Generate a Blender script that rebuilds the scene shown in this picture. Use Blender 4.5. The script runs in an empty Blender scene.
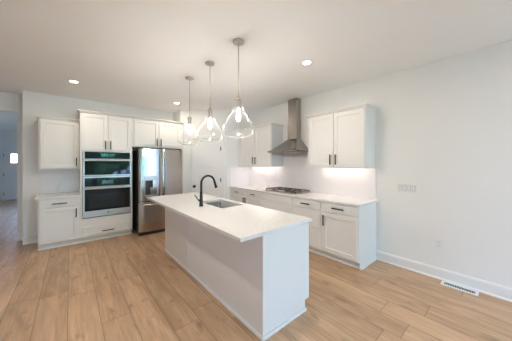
import bpy, bmesh, math, random
from mathutils import Vector, Matrix
random.seed(7)
S = bpy.context.scene
COL = S.collection
PI = math.pi

# ------------------------------------------------------------------ camera
cam_d = bpy.data.cameras.new('camera')
cam_d.sensor_width = 36.0
cam_d.lens = 217.0 / 512 * 36
cam_d.shift_y = -7.0 / 512
cam_d.clip_start = 0.05
cam = bpy.data.objects.new('camera', cam_d)
COL.objects.link(cam)
cam.location = (0, 0, 1.50)
cam.rotation_euler = (PI / 2, 0, -0.708)
S.camera = cam

# ------------------------------------------------------------------ world
W = bpy.data.worlds.new('sky')
S.world = W
W.use_nodes = True
wn = W.node_tree
wn.nodes.clear()
w_out = wn.nodes.new('ShaderNodeOutputWorld')
w_bg = wn.nodes.new('ShaderNodeBackground')
w_bg.inputs['Color'].default_value = (0.36, 0.555, 1.0, 1)
w_bg.inputs['Strength'].default_value = 21.5
wn.links.new(w_bg.outputs[0], w_out.inputs[0])

# ------------------------------------------------------------------ exposure
vs = S.view_settings
vs.view_transform = 'Standard'
vs.look = 'None'
vs.gamma = 1.0
vs.use_curve_mapping = False
vs.exposure = 0.0
S.cycles.max_bounces = 12
S.cycles.diffuse_bounces = 8
S.cycles.glossy_bounces = 5
S.cycles.transparent_max_bounces = 24
S.cycles.sample_clamp_indirect = 6.0
S.cycles.caustics_reflective = False
S.cycles.caustics_refractive = False

DOWN_W = 6.8          # watts of a ceiling downlight
WARM = (1.0, 0.88, 0.72)
REAR_K = 2.0          # power gain of the added lamps over and behind the camera

# ------------------------------------------------------------------ key measures
XR = 3.66      # right wall
YB = 5.86      # kitchen back wall
YH = 6.22      # hallway wall
HC = 2.85      # ceiling
YF = 5.20      # face of the oven wall cabinets
XF = 3.05      # face of the right base cabinets
YR = -4.30     # wall behind the camera
XL = -4.20     # far left wall

# ------------------------------------------------------------------ portals in the windows
def portal(x, y, z, w, h, rot):
    d = bpy.data.lights.new('portal', 'AREA')
    d.shape = 'RECTANGLE'; d.size = w; d.size_y = h
    d.cycles.is_portal = True
    o = bpy.data.objects.new('portal', d); COL.objects.link(o)
    o.location = (x, y, z); o.rotation_euler = rot
REAR_WIN = [(-0.3, 3.5, 0.05, 2.62), (-2.6, -1.3, 0.9, 2.35)]
LEFT_WIN = []
HALL_WIN = [(8.4, 9.9, 0.35, 1.6)]
for a, b, c, d in REAR_WIN:
    portal((a + b) / 2, YR - 0.16, (c + d) / 2, b - a, d - c, (PI / 2, 0, 0))
for a, b, c, d in LEFT_WIN:
    portal(XL - 0.16, (a + b) / 2, (c + d) / 2, b - a, d - c, (PI / 2, 0, -PI / 2))
for a, b, c, d in HALL_WIN:
    portal(-3.2 - 0.16, (a + b) / 2, (c + d) / 2, b - a, d - c, (PI / 2, 0, -PI / 2))

# ================================================================== materials
def mat(name, color=(0.8, 0.8, 0.8), rough=0.5, metal=0.0, spec=0.5, noise=None, bump=None, coat=0.0, emit=None):
    m = bpy.data.materials.new(name)
    m.use_nodes = True
    nt = m.node_tree
    b = nt.nodes['Principled BSDF']
    b.inputs['Base Color'].default_value = (*color, 1)
    b.inputs['Roughness'].default_value = rough
    b.inputs['Metallic'].default_value = metal
    b.inputs['Specular IOR Level'].default_value = spec
    b.inputs['Coat Weight'].default_value = coat
    if emit:
        b.inputs['Emission Color'].default_value = (*emit[0], 1)
        b.inputs['Emission Strength'].default_value = emit[1]
    tc = nt.nodes.new('ShaderNodeTexCoord')
    if noise:
        scale, amt = noise
        n = nt.nodes.new('ShaderNodeTexNoise')
        n.inputs['Scale'].default_value = scale
        n.inputs['Detail'].default_value = 3
        nt.links.new(tc.outputs['Object'], n.inputs['Vector'])
        r = nt.nodes.new('ShaderNodeValToRGB')
        r.color_ramp.elements[0].position = 0.3
        r.color_ramp.elements[1].position = 0.7
        r.color_ramp.elements[0].color = (*[c * (1 - amt) for c in color], 1)
        r.color_ramp.elements[1].color = (*[min(1, c * (1 + amt)) for c in color], 1)
        nt.links.new(n.outputs['Fac'], r.inputs[0])
        nt.links.new(r.outputs[0], b.inputs['Base Color'])
    if bump:
        scale, st = bump[:2]
        n2 = nt.nodes.new('ShaderNodeTexNoise')
        n2.inputs['Scale'].default_value = scale
        n2.inputs['Detail'].default_value = 2
        if len(bump) > 2:
            mp = nt.nodes.new('ShaderNodeMapping')
            mp.inputs['Scale'].default_value = bump[2]
            nt.links.new(tc.outputs['Object'], mp.inputs[0])
            nt.links.new(mp.outputs[0], n2.inputs['Vector'])
        else:
            nt.links.new(tc.outputs['Object'], n2.inputs['Vector'])
        bp = nt.nodes.new('ShaderNodeBump')
        bp.inputs['Strength'].default_value = st
        bp.inputs['Distance'].default_value = 0.004
        nt.links.new(n2.outputs['Fac'], bp.inputs['Height'])
        nt.links.new(bp.outputs[0], b.inputs['Normal'])
    return m

M = {}
M['wall'] = mat('wall paint', (0.84, 0.835, 0.82), 0.85, noise=(1.5, 0.01), bump=(180, 0.05))
M['ceiling'] = mat('ceiling paint', (0.89, 0.89, 0.89), 0.9, noise=(2, 0.01), bump=(90, 0.12))
M['trim'] = mat('trim paint', (0.84, 0.835, 0.825), 0.45, noise=(3, 0.01))
M['cabinet'] = mat('cabinet paint', (0.82, 0.81, 0.79), 0.38, noise=(2.5, 0.012))
M['bronze'] = mat('dark bronze', (0.030, 0.025, 0.022), 0.35, 0.7, noise=(30, 0.1))
M['black'] = mat('matte black', (0.015, 0.014, 0.014), 0.4, 0.2, noise=(30, 0.1))
M['darkgap'] = mat('dark plastic', (0.02, 0.02, 0.021), 0.6, noise=(20, 0.1))
M['iron'] = mat('cast iron', (0.13, 0.10, 0.085), 0.5, 0.5, noise=(60, 0.2))
M['plate'] = mat('white plastic', (0.80, 0.80, 0.79), 0.35, noise=(10, 0.01))
M['slotdark'] = mat('slot shadow plastic', (0.20, 0.20, 0.20), 0.6, noise=(10, 0.05))
M['nickel'] = mat('brushed nickel', (0.55, 0.50, 0.45), 0.32, 1.0, noise=(40, 0.05))
M['glassblack'] = mat('black oven glass', (0.012, 0.012, 0.014), 0.04, 0.0, 0.22, noise=(4, 0.1))
M['ovenwindow'] = mat('tinted oven window', (0.020, 0.021, 0.024), 0.03, 0.0, 0.25, noise=(4, 0.1))
M['display'] = mat('display glass', (0.02, 0.03, 0.04), 0.05, 0.0, 0.9, noise=(12, 0.2), coat=0.5)
M['badge'] = mat('grey badge', (0.25, 0.25, 0.26), 0.3, 0.8, noise=(20, 0.05))
M['ledbulb'] = mat('lamp diffuser', (1, 0.95, 0.88), 0.5, emit=((1.0, 0.90, 0.76), 14.0), noise=(5, 0.01))
M['bulb'] = mat('glowing bulb', (1, 0.95, 0.88), 0.5, emit=((1.0, 0.94, 0.86), 290.0), noise=(5, 0.01))
M['ledstrip'] = mat('led strip', (1, 0.9, 0.85), 0.5, emit=((1.0, 0.88, 0.86), 11.0), noise=(5, 0.01))
M['bark'] = mat('bark', (0.10, 0.07, 0.045), 0.9, noise=(8, 0.3))
M['leaf'] = mat('foliage', (0.09, 0.36, 0.17), 0.7, noise=(1.6, 0.85))
M['lawn'] = mat('lawn', (0.12, 0.22, 0.08), 0.9, noise=(5, 0.3))
M['bounce_ground'] = mat('pale concrete', (0.22, 0.24, 0.20), 0.9, noise=(3, 0.05))  # for the added bounce slab, shared with the entry ground
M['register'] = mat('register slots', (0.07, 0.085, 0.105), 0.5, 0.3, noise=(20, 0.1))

def steel(name, color, rough, axis):
    m = mat(name, color, rough, 1.0)
    nt = m.node_tree; b = nt.nodes['Principled BSDF']
    tc = nt.nodes.new('ShaderNodeTexCoord')
    mp = nt.nodes.new('ShaderNodeMapping')
    mp.inputs['Scale'].default_value = axis
    n = nt.nodes.new('ShaderNodeTexNoise'); n.inputs['Scale'].default_value = 1.0; n.inputs['Detail'].default_value = 4
    nt.links.new(tc.outputs['Object'], mp.inputs[0]); nt.links.new(mp.outputs[0], n.inputs['Vector'])
    mr = nt.nodes.new('ShaderNodeMapRange')
    mr.inputs['To Min'].default_value = rough - 0.06; mr.inputs['To Max'].default_value = rough + 0.08
    nt.links.new(n.outputs['Fac'], mr.inputs[0]); nt.links.new(mr.outputs[0], b.inputs['Roughness'])
    r = nt.nodes.new('ShaderNodeValToRGB')
    r.color_ramp.elements[0].color = (*[c * 0.93 for c in color], 1)
    r.color_ramp.elements[1].color = (*[min(1, c * 1.06) for c in color], 1)
    nt.links.new(n.outputs['Fac'], r.inputs[0]); nt.links.new(r.outputs[0], b.inputs['Base Color'])
    return m
M['steel'] = steel('stainless steel', (0.50, 0.455, 0.42), 0.32, (3, 3, 260))
M['steelv'] = steel('stainless steel vertical brushing', (0.45, 0.39, 0.345), 0.17, (220, 220, 2))
M['steelhood'] = steel('hood stainless', (0.40, 0.365, 0.335), 0.24, (180, 180, 3))
M['steelsink'] = steel('sink stainless', (0.55, 0.54, 0.52), 0.26, (40, 3, 40))
M['fridgeside'] = mat('fridge side paint', (0.035, 0.034, 0.034), 0.45, 0.3, noise=(20, 0.1))

def stone(name, base, vein, scale, rough, width=0.035, amt=0.6, rot=(0.3, 0.2, 0.7)):
    m = bpy.data.materials.new(name); m.use_nodes = True
    nt = m.node_tree; b = nt.nodes['Principled BSDF']; L = nt.links
    b.inputs['Roughness'].default_value = rough
    tc = nt.nodes.new('ShaderNodeTexCoord')
    mp = nt.nodes.new('ShaderNodeMapping'); mp.inputs['Rotation'].default_value = rot
    mp.inputs['Scale'].default_value = (1, 1, 1)
    L.new(tc.outputs['Object'], mp.inputs[0])
    n0 = nt.nodes.new('ShaderNodeTexNoise'); n0.inputs['Scale'].default_value = scale; n0.inputs['Detail'].default_value = 5
    n0.inputs['Distortion'].default_value = 0.9
    L.new(mp.outputs[0], n0.inputs['Vector'])
    # thin veins where the noise crosses one half
    s = nt.nodes.new('ShaderNodeMath'); s.operation = 'SUBTRACT'; s.inputs[1].default_value = 0.5
    L.new(n0.outputs['Fac'], s.inputs[0])
    a = nt.nodes.new('ShaderNodeMath'); a.operation = 'ABSOLUTE'; L.new(s.outputs[0], a.inputs[0])
    mr = nt.nodes.new('ShaderNodeMapRange'); mr.inputs['From Min'].default_value = 0; mr.inputs['From Max'].default_value = width
    mr.inputs['To Min'].default_value = amt; mr.inputs['To Max'].default_value = 0
    L.new(a.outputs[0], mr.inputs[0])
    n1 = nt.nodes.new('ShaderNodeTexNoise'); n1.inputs['Scale'].default_value = scale * 1.7
    L.new(mp.outputs[0], n1.inputs['Vector'])
    mu = nt.nodes.new('ShaderNodeMath'); mu.operation = 'MULTIPLY'
    L.new(mr.outputs[0], mu.inputs[0]); L.new(n1.outputs['Fac'], mu.inputs[1])
    mix = nt.nodes.new('ShaderNodeMix'); mix.data_type = 'RGBA'
    mix.inputs[6].default_value = (*base, 1); mix.inputs[7].default_value = (*vein, 1)
    L.new(mu.outputs[0], mix.inputs[0]); L.new(mix.outputs[2], b.inputs['Base Color'])
    return m
M['quartz'] = stone('white quartz', (0.84, 0.825, 0.81), (0.52, 0.50, 0.48), 1.3, 0.20, 0.035, 0.25)
M['marble'] = stone('white veined backsplash stone', (0.86, 0.83, 0.82), (0.55, 0.50, 0.49), 1.1, 0.22, 0.04, 0.32, (0.9, 0.3, 0.2))

def floor_mat():
    m = bpy.data.materials.new('oak plank floor'); m.use_nodes = True
    nt = m.node_tree; b = nt.nodes['Principled BSDF']; L = nt.links
    def math_(op, a=None, c=None, d=None):
        n = nt.nodes.new('ShaderNodeMath'); n.operation = op
        for i, v in enumerate((a, c, d)):
            if v is None: continue
            if isinstance(v, (int, float)): n.inputs[i].default_value = v
            else: L.new(v, n.inputs[i])
        return n.outputs[0]
    g = nt.nodes.new('ShaderNodeNewGeometry')
    sp = nt.nodes.new('ShaderNodeSeparateXYZ'); L.new(g.outputs['Position'], sp.inputs[0])
    PW, PL = 0.241, 1.75
    u = math_('DIVIDE', math_('SUBTRACT', sp.outputs[0], 0.223), PW)
    row = math_('FLOOR', u); fu = math_('FRACT', u)
    wn1 = nt.nodes.new('ShaderNodeTexWhiteNoise'); wn1.noise_dimensions = '1D'; L.new(row, wn1.inputs['W'])
    v = math_('ADD', math_('DIVIDE', sp.outputs[1], PL), wn1.outputs['Value'])
    colm = math_('FLOOR', v); fv = math_('FRACT', v)
    cx = nt.nodes.new('ShaderNodeCombineXYZ'); L.new(row, cx.inputs[0]); L.new(colm, cx.inputs[1])
    wn2 = nt.nodes.new('ShaderNodeTexWhiteNoise'); wn2.noise_dimensions = '3D'; L.new(cx.outputs[0], wn2.inputs['Vector'])
    rnd = wn2.outputs['Value']
    # grain coordinates, shifted for each plank
    gx = math_('ADD', sp.outputs[0], math_('MULTIPLY', rnd, 37.0))
    gc = nt.nodes.new('ShaderNodeCombineXYZ')
    L.new(math_('MULTIPLY', gx, 9.0), gc.inputs[0]); L.new(math_('MULTIPLY', sp.outputs[1], 1.3), gc.inputs[1]); L.new(math_('MULTIPLY', rnd, 11), gc.inputs[2])
    n1 = nt.nodes.new('ShaderNodeTexNoise'); n1.inputs['Scale'].default_value = 1.0; n1.inputs['Detail'].default_value = 5; n1.inputs['Distortion'].default_value = 0.8
    L.new(gc.outputs[0], n1.inputs['Vector'])
    gc2 = nt.nodes.new('ShaderNodeCombineXYZ')
    L.new(math_('MULTIPLY', gx, 9.0), gc2.inputs[0]); L.new(math_('MULTIPLY', sp.outputs[1], 3.6), gc2.inputs[1])
    n2 = nt.nodes.new('ShaderNodeTexNoise'); n2.inputs['Scale'].default_value = 1.0; n2.inputs['Detail'].default_value = 2
    L.new(gc2.outputs[0], n2.inputs['Vector'])
    knot = nt.nodes.new('ShaderNodeMapRange'); knot.inputs['From Min'].default_value = 0.61; knot.inputs['From Max'].default_value = 0.74
    L.new(n2.outputs['Fac'], knot.inputs[0])
    ramp = nt.nodes.new('ShaderNodeValToRGB')
    ramp.color_ramp.elements[0].position = 0.25; ramp.color_ramp.elements[0].color = (0.43, 0.272, 0.16, 1)
    ramp.color_ramp.elements[1].position = 0.72; ramp.color_ramp.elements[1].color = (0.65, 0.432, 0.275, 1)
    L.new(n1.outputs['Fac'], ramp.inputs[0])
    val = math_('ADD', math_('MULTIPLY', rnd, 0.22), 0.89)
    gc3 = nt.nodes.new('ShaderNodeCombineXYZ')
    L.new(math_('MULTIPLY', gx, 48.0), gc3.inputs[0]); L.new(math_('MULTIPLY', sp.outputs[1], 3.0), gc3.inputs[1])
    n3 = nt.nodes.new('ShaderNodeTexNoise'); n3.inputs['Scale'].default_value = 1.0; n3.inputs['Detail'].default_value = 3
    L.new(gc3.outputs[0], n3.inputs['Vector'])
    val = math_('ADD', val, math_('MULTIPLY', math_('SUBTRACT', n3.outputs['Fac'], 0.5), 0.55))
    hs = nt.nodes.new('ShaderNodeHueSaturation'); L.new(ramp.outputs[0], hs.inputs['Color']); L.new(val, hs.inputs['Value'])
    mk = nt.nodes.new('ShaderNodeMix'); mk.data_type = 'RGBA'
    L.new(math_('MULTIPLY', knot.outputs[0], 0.6), mk.inputs[0]); L.new(hs.outputs[0], mk.inputs[6]); mk.inputs[7].default_value = (0.26, 0.155, 0.09, 1)
    e1 = math_('LESS_THAN', math_('MINIMUM', fu, math_('SUBTRACT', 1, fu)), 0.010)
    e2 = math_('LESS_THAN', math_('MINIMUM', fv, math_('SUBTRACT', 1, fv)), 0.0014)
    gap = math_('MULTIPLY', math_('MAXIMUM', e1, e2), 0.72)
    mg = nt.nodes.new('ShaderNodeMix'); mg.data_type = 'RGBA'
    L.new(gap, mg.inputs[0]); L.new(mk.outputs[2], mg.inputs[6]); mg.inputs[7].default_value = (0.16, 0.10, 0.06, 1)
    L.new(mg.outputs[2], b.inputs['Base Color'])
    b.inputs['Roughness'].default_value = 0.42
    b.inputs['Specular IOR Level'].default_value = 0.35
    return m
M['floor'] = floor_mat()

def glass_mat(name, tint=(1, 1, 1), ior=1.45, gloss=1.0, milk=False):
    m = bpy.data.materials.new(name); m.use_nodes = True
    nt = m.node_tree; nt.nodes.clear(); L = nt.links
    out = nt.nodes.new('ShaderNodeOutputMaterial'); mx = nt.nodes.new('ShaderNodeMixShader')
    tr = nt.nodes.new('ShaderNodeBsdfTransparent'); tr.inputs[0].default_value = (*tint, 1)
    gl = nt.nodes.new('ShaderNodeBsdfGlossy'); gl.inputs['Roughness'].default_value = 0.02
    gl.inputs[0].default_value = (gloss, gloss, gloss, 1)
    lw = nt.nodes.new('ShaderNodeLayerWeight'); lw.inputs[0].default_value = 0.5
    pw = nt.nodes.new('ShaderNodeMath'); pw.operation = 'POWER'; pw.inputs[1].default_value = 4.0; L.new(lw.outputs['Facing'], pw.inputs[0])
    ma = nt.nodes.new('ShaderNodeMath'); ma.operation = 'MULTIPLY_ADD'; ma.inputs[1].default_value = 0.85; ma.inputs[2].default_value = ((ior - 1) / (ior + 1)) ** 2 * 1.6
    L.new(pw.outputs[0], ma.inputs[0])
    L.new(ma.outputs[0], mx.inputs[0]); L.new(tr.outputs[0], mx.inputs[1]); L.new(gl.outputs[0], mx.inputs[2]); L.new(mx.outputs[0], out.inputs[0])
    if milk:
        # faint scatter of the seeded glass, strongest where one looks along the wall of the shade
        df = nt.nodes.new('ShaderNodeBsdfDiffuse'); df.inputs[0].default_value = (0.95, 0.95, 0.94, 1)
        tl = nt.nodes.new('ShaderNodeBsdfTranslucent'); tl.inputs[0].default_value = (0.95, 0.95, 0.94, 1)
        m1 = nt.nodes.new('ShaderNodeMixShader'); L.new(df.outputs[0], m1.inputs[1]); L.new(tl.outputs[0], m1.inputs[2])
        m2 = nt.nodes.new('ShaderNodeMixShader'); mb_ = nt.nodes.new('ShaderNodeMath'); mb_.operation = 'MULTIPLY_ADD'
        mb_.inputs[1].default_value = 0.16; mb_.inputs[2].default_value = 0.006; L.new(pw.outputs[0], mb_.inputs[0])
        L.new(mb_.outputs[0], m2.inputs[0]); L.new(mx.outputs[0], m2.inputs[1]); L.new(m1.outputs[0], m2.inputs[2]); L.new(m2.outputs[0], out.inputs[0])
    return m
M['glass'] = glass_mat('clear glass', (0.98, 0.98, 0.975), 1.5, milk=True)
M['pane'] = glass_mat('window pane', (0.97, 0.985, 0.98), 1.3)

# ================================================================== mesh helpers
class MB:
    def __init__(self): self.bm = bmesh.new()
    def box(self, x0, x1, y0, y1, z0, z1, bev=0.0, seg=2):
        t = bmesh.new()
        bmesh.ops.create_cube(t, size=1)
        for v in t.verts:
            v.co = Vector((x0 + (v.co.x + .5) * (x1 - x0), y0 + (v.co.y + .5) * (y1 - y0), z0 + (v.co.z + .5) * (z1 - z0)))
        if bev: bmesh.ops.bevel(t, geom=list(t.edges), offset=bev, segments=seg, affect='EDGES', profile=0.5)
        self.add(t); return self
    def add(self, t):
        me = bpy.data.meshes.new('tmp'); t.to_mesh(me); t.free()
        self.bm.from_mesh(me); bpy.data.meshes.remove(me)
    def prism(self, poly, z0, z1):
        t = bmesh.new()
        lo = [t.verts.new((x, y, z0)) for x, y in poly]; hi = [t.verts.new((x, y, z1)) for x, y in poly]
        n = len(poly)
        t.faces.new(lo[::-1]); t.faces.new(hi)
        for i in range(n): t.faces.new((lo[i], lo[(i + 1) % n], hi[(i + 1) % n], hi[i]))
        bmesh.ops.recalc_face_normals(t, faces=t.faces)
        self.add(t); return self
    def profile_x(self, prof, x0, x1):
        """closed (y,z) profile run along x"""
        t = bmesh.new()
        a = [t.verts.new((x0, y, z)) for y, z in prof]; b = [t.verts.new((x1, y, z)) for y, z in prof]
        n = len(prof); t.faces.new(a); t.faces.new(b[::-1])
        for i in range(n): t.faces.new((a[i], b[i], b[(i + 1) % n], a[(i + 1) % n]))
        bmesh.ops.recalc_face_normals(t, faces=t.faces); self.add(t); return self
    def cyl(self, p0, p1, r, seg=20, r2=None):
        p0, p1 = Vector(p0), Vector(p1); d = p1 - p0
        t = bmesh.new()
        bmesh.ops.create_cone(t, cap_ends=True, segments=seg, radius1=r, radius2=r if r2 is None else r2, depth=d.length)
        q = d.to_track_quat('Z', 'Y')
        bmesh.ops.transform(t, matrix=Matrix.Translation((p0 + p1) / 2) @ q.to_matrix().to_4x4(), verts=t.verts)
        self.add(t); return self
    def lathe(self, prof, center=(0, 0, 0), seg=40, axis='Z'):
        t = bmesh.new(); rings = []
        for r, z in prof:
            if r < 1e-6: rings.append([t.verts.new((0, 0, z))])
            else: rings.append([t.verts.new((r * math.cos(2 * PI * i / seg), r * math.sin(2 * PI * i / seg), z)) for i in range(seg)])
        for a, b in zip(rings, rings[1:]):
            for i in range(seg):
                j = (i + 1) % seg
                if len(a) == 1 and len(b) == 1: continue
                if len(a) == 1: t.faces.new((a[0], b[i], b[j]))
                elif len(b) == 1: t.faces.new((a[i], a[j], b[0]))
                else: t.faces.new((a[i], a[j], b[j], b[i]))
        if axis == 'Y': bmesh.ops.transform(t, matrix=Matrix.Rotation(PI / 2, 4, 'X'), verts=t.verts)
        bmesh.ops.translate(t, vec=center, verts=t.verts)
        bmesh.ops.recalc_face_normals(t, faces=t.faces)
        self.add(t); return self
    def tube(self, pts, r, seg=14):
        pts = [Vector(p) for p in pts]
        rr = r if isinstance(r, (list, tuple)) else [r] * len(pts)
        t = bmesh.new(); rings = []; up = None
        for i, p in enumerate(pts):
            d = (pts[min(i + 1, len(pts) - 1)] - pts[max(i - 1, 0)]).normalized()
            if up is None:
                up = Vector((0, 1, 0)) if abs(d.y) < .9 else Vector((1, 0, 0))
            s = d.cross(up).normalized(); up = s.cross(d).normalized()
            rings.append([t.verts.new(p + (s * math.cos(2 * PI * k / seg) + up * math.sin(2 * PI * k / seg)) * rr[i]) for k in range(seg)])
        for a, b in zip(rings, rings[1:]):
            for k in range(seg): t.faces.new((a[k], a[(k + 1) % seg], b[(k + 1) % seg], b[k]))
        t.faces.new(rings[0][::-1]); t.faces.new(rings[-1])
        bmesh.ops.recalc_face_normals(t, faces=t.faces); self.add(t); return self
    def shaker(self, x0, x1, z0, z1, yf, th=0.02, rail=0.062, rec=0.011):
        t = bmesh.new()
        def rect(i, y): return [t.verts.new(p) for p in ((x0 + i, y, z0 + i), (x1 - i, y, z0 + i), (x1 - i, y, z1 - i), (x0 + i, y, z1 - i))]
        loops = [rect(0, yf + th), rect(0, yf + 0.002), rect(0.002, yf), rect(rail, yf), rect(rail + 0.004, yf + rec)]
        t.faces.new(loops[0]); t.faces.new(loops[-1])
        for a, b in zip(loops, loops[1:]):
            for k in range(4): t.faces.new((a[k], a[(k + 1) % 4], b[(k + 1) % 4], b[k]))
        bmesh.ops.recalc_face_normals(t, faces=t.faces); self.add(t); return self
    def slab_hole(self, x0, x1, y0, y1, z0, z1, hx0, hx1, hy0, hy1, rad=0.03, bev=0.003):
        """slab with a round-cornered rectangular hole"""
        t = bmesh.new()
        inner = []
        for cx_, cy_, a0 in ((hx1 - rad, hy1 - rad, 0), (hx0 + rad, hy1 - rad, 90), (hx0 + rad, hy0 + rad, 180), (hx1 - rad, hy0 + rad, 270)):
            for k in range(6):
                a = math.radians(a0 + 90 * k / 5); inner.append((cx_ + rad * math.cos(a), cy_ + rad * math.sin(a)))
        corners = [(x1, y1), (x0, y1), (x0, y0), (x1, y0)]
        def ring(z):
            return [t.verts.new((*p, z)) for p in corners], [t.verts.new((*p, z)) for p in inner]
        for z in (z0, z1):
            o, i_ = ring(z)
            for c in range(4):
                seg = i_[c * 6:(c + 1) * 6]
                for k in range(5): t.faces.new((o[c], seg[k + 1], seg[k]))
                nx = i_[((c + 1) * 6) % 24]
                t.faces.new((o[c], o[(c + 1) % 4], nx, seg[5]))
            if z == z0: lo, li = o, i_
            else: hi, hi_i = o, i_
        for c in range(4): t.faces.new((lo[c], lo[(c + 1) % 4], hi[(c + 1) % 4], hi[c]))
        for c in range(24): t.faces.new((li[c], li[(c + 1) % 24], hi_i[(c + 1) % 24], hi_i[c]))
        bmesh.ops.recalc_face_normals(t, faces=t.faces); self.add(t); return self
    def build(self, name, material, parent=None, smooth=None):
        me = bpy.data.meshes.new(name); self.bm.to_mesh(me); self.bm.free()
        me.materials.append(M[material])
        if smooth:
            me.polygons.foreach_set('use_smooth', [True] * len(me.polygons))
            me.set_sharp_from_angle(angle=math.radians(smooth))
        o = bpy.data.objects.new(name, me); COL.objects.link(o)
        if parent: o.parent = parent
        return o

def tag(o, label, cat, group=None, kind=None):
    o['label'] = label; o['category'] = cat
    if group: o['group'] = group
    if kind: o['kind'] = kind
    return o
def thing(name, label, cat, loc, rz=0, group=None):
    o = bpy.data.objects.new(name, None); COL.objects.link(o)
    o.empty_display_size = 0.1
    o.location = loc; o.rotation_euler = (0, 0, rz)
    return tag(o, label, cat, group)
def struct(o, label=None):
    o['kind'] = 'structure'
    if label: o['label'] = label
    return o
def part(o, label): o['label'] = label; return o

# ================================================================== shell
T = 0.15
struct(MB().box(XL - T, XR + T, YR - T, 13.7, -0.1, 0.0).build('floor', 'floor'), 'light oak wide plank floor running towards the hallway')
struct(MB().box(XL - T, XR + T, YR - T, 13.7, HC, HC + 0.1).build('ceiling', 'ceiling'), 'flat white ceiling with recessed lights')
struct(MB().box(XR, XR + T, YR - T, YB + T, 0, HC).build('wall_right', 'wall'), 'plain white right wall')
struct(MB().box(-0.67, XR + T, YB, YB + T, 0, HC).build('wall_back', 'wall'), 'white wall behind the ovens and refrigerator')
mb = MB()
mb.box(-0.785, -0.67, YH, YH + 0.14, 0, HC)
mb.box(-2.5, -0.785, YH, YH + 0.14, 2.50, HC)
mb.box(XL, -2.5, YH, YH + 0.14, 0, HC)
mb.box(-0.67, -0.53, YB + T, YH + 0.14, 0, HC)
struct(mb.build('wall_hallway', 'wall'), 'white wall with the wide hallway opening at the left edge')

def wall_with_holes(name, a0, a1, holes, mk, mat_='wall'):
    """mk(a0,a1,z0,z1) adds a box of the wall"""
    xs = sorted(holes)
    cur = a0
    for (h0, h1, z0, z1) in xs:
        mk(cur, h0, 0, HC)
        if z0 > 0: mk(h0, h1, 0, z0)
        mk(h0, h1, z1, HC)
        cur = h1
    mk(cur, a1, 0, HC)
mb = MB(); wall_with_holes('x', XL, XR, REAR_WIN, lambda a, b, c, d: mb.box(a, b, YR - T, YR, c, d)); struct(mb.build('wall_front', 'wall'), 'window wall behind the camera')
mb = MB(); wall_with_holes('x', YR, YH, LEFT_WIN, lambda a, b, c, d: mb.box(XL - T, XL, a, b, c, d)); struct(mb.build('wall_left', 'wall'))
mb = MB(); wall_with_holes('x', YH + 0.14, 13.5, HALL_WIN, lambda a, b, c, d: mb.box(-3.2 - T, -3.2, a, b, c, d)); struct(mb.build('wall_hallway_left', 'wall'))
struct(MB().box(-0.40, -0.25, YH + 0.14, 13.5, 0, HC).build('wall_hallway_right', 'wall'))
DX0, DX1 = -2.08, -1.13
mb = MB()
mb.box(-3.35, DX0, 13.5, 13.65, 0, HC); mb.box(DX1, -0.25, 13.5, 13.65, 0, HC); mb.box(DX0, DX1, 13.5, 13.65, 2.13, HC)
struct(mb.build('wall_hallway_end', 'wall'), 'far entry wall seen down the hallway')

# pantry corner walls
P0 = Vector((2.10, 5.36)); P1 = Vector((2.95, 4.56)); U = (P1 - P0); UL = U.length; ang = math.atan2(U.y, U.x)
U.normalize(); N = Vector((-U.y, U.x))
struct(MB().box(2.10, 2.20, 5.36, YB, 0, HC).build('wall_pantry_left', 'wall'))
struct(MB().box(2.951, XR, 4.56, 4.66, 0, HC).build('wall_pantry_right', 'wall'), 'short white return wall at the end of the counter')
DU0, DU1, DZ = 0.29, 1.03, 2.12
mb = MB(); mb.box(0, DU0, 0, 0.10, 0, HC); mb.box(DU1, UL, 0, 0.10, 0, HC); mb.box(DU0, DU1, 0, 0.10, DZ, HC)
o = struct(mb.build('wall_pantry', 'wall'), 'angled pantry wall with a white door'); o.location = (P0.x, P0.y, 0); o.rotation_euler.z = ang
# pantry door casing
mb = MB()
mb.box(DU0 - 0.085, DU0, -0.018, 0, 0, DZ + 0.085, 0.004); mb.box(DU1, DU1 + 0.085, -0.018, 0, 0, DZ + 0.085, 0.004)
mb.box(DU0, DU1, -0.018, 0, DZ, DZ + 0.085, 0.004)
o = struct(mb.build('trim_1', 'trim'), 'white casing around the pantry door'); o.location = (P0.x, P0.y, 0); o.rotation_euler.z = ang
# pantry door
door = bpy.data.objects.new('door_1', None); COL.objects.link(door); struct(door, 'white two panel pantry door between the refrigerator and the range counter')
door.location = (P0.x, P0.y, 0); door.rotation_euler.z = ang
def panel_door(mb, x0, x1, z0, z1, yf, th, panels, stile):
    # leaf with recessed rectangular panels, panels = list of (z0, z1)
    mb.box(x0, x0 + stile, yf, yf + th, z0, z1); mb.box(x1 - stile, x1, yf, yf + th, z0, z1)
    zs = [z0] + [v for p in panels for v in p] + [z1]
    for k in range(0, len(zs), 2): mb.box(x0 + stile, x1 - stile, yf, yf + th, zs[k], zs[k + 1])
    for a, b in panels:
        mb.box(x0 + stile, x1 - stile, yf + 0.017, yf + th - 0.004, a, b)
        mb.box(x0 + stile, x0 + stile + 0.008, yf + 0.005, yf + 0.012, a, b); mb.box(x1 - stile - 0.008, x1 - stile, yf + 0.005, yf + 0.012, a, b)
        mb.box(x0 + stile, x1 - stile, yf + 0.005, yf + 0.012, a, a + 0.008); mb.box(x0 + stile, x1 - stile, yf + 0.005, yf + 0.012, b - 0.008, b)
mb = MB(); panel_door(mb, DU0 + 0.004, DU1 - 0.004, 0.01, DZ - 0.005, 0.006, 0.036, [(0.24, 1.42), (1.555, 1.985)], 0.12)
mb.build('door_leaf', 'trim', door)
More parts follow.
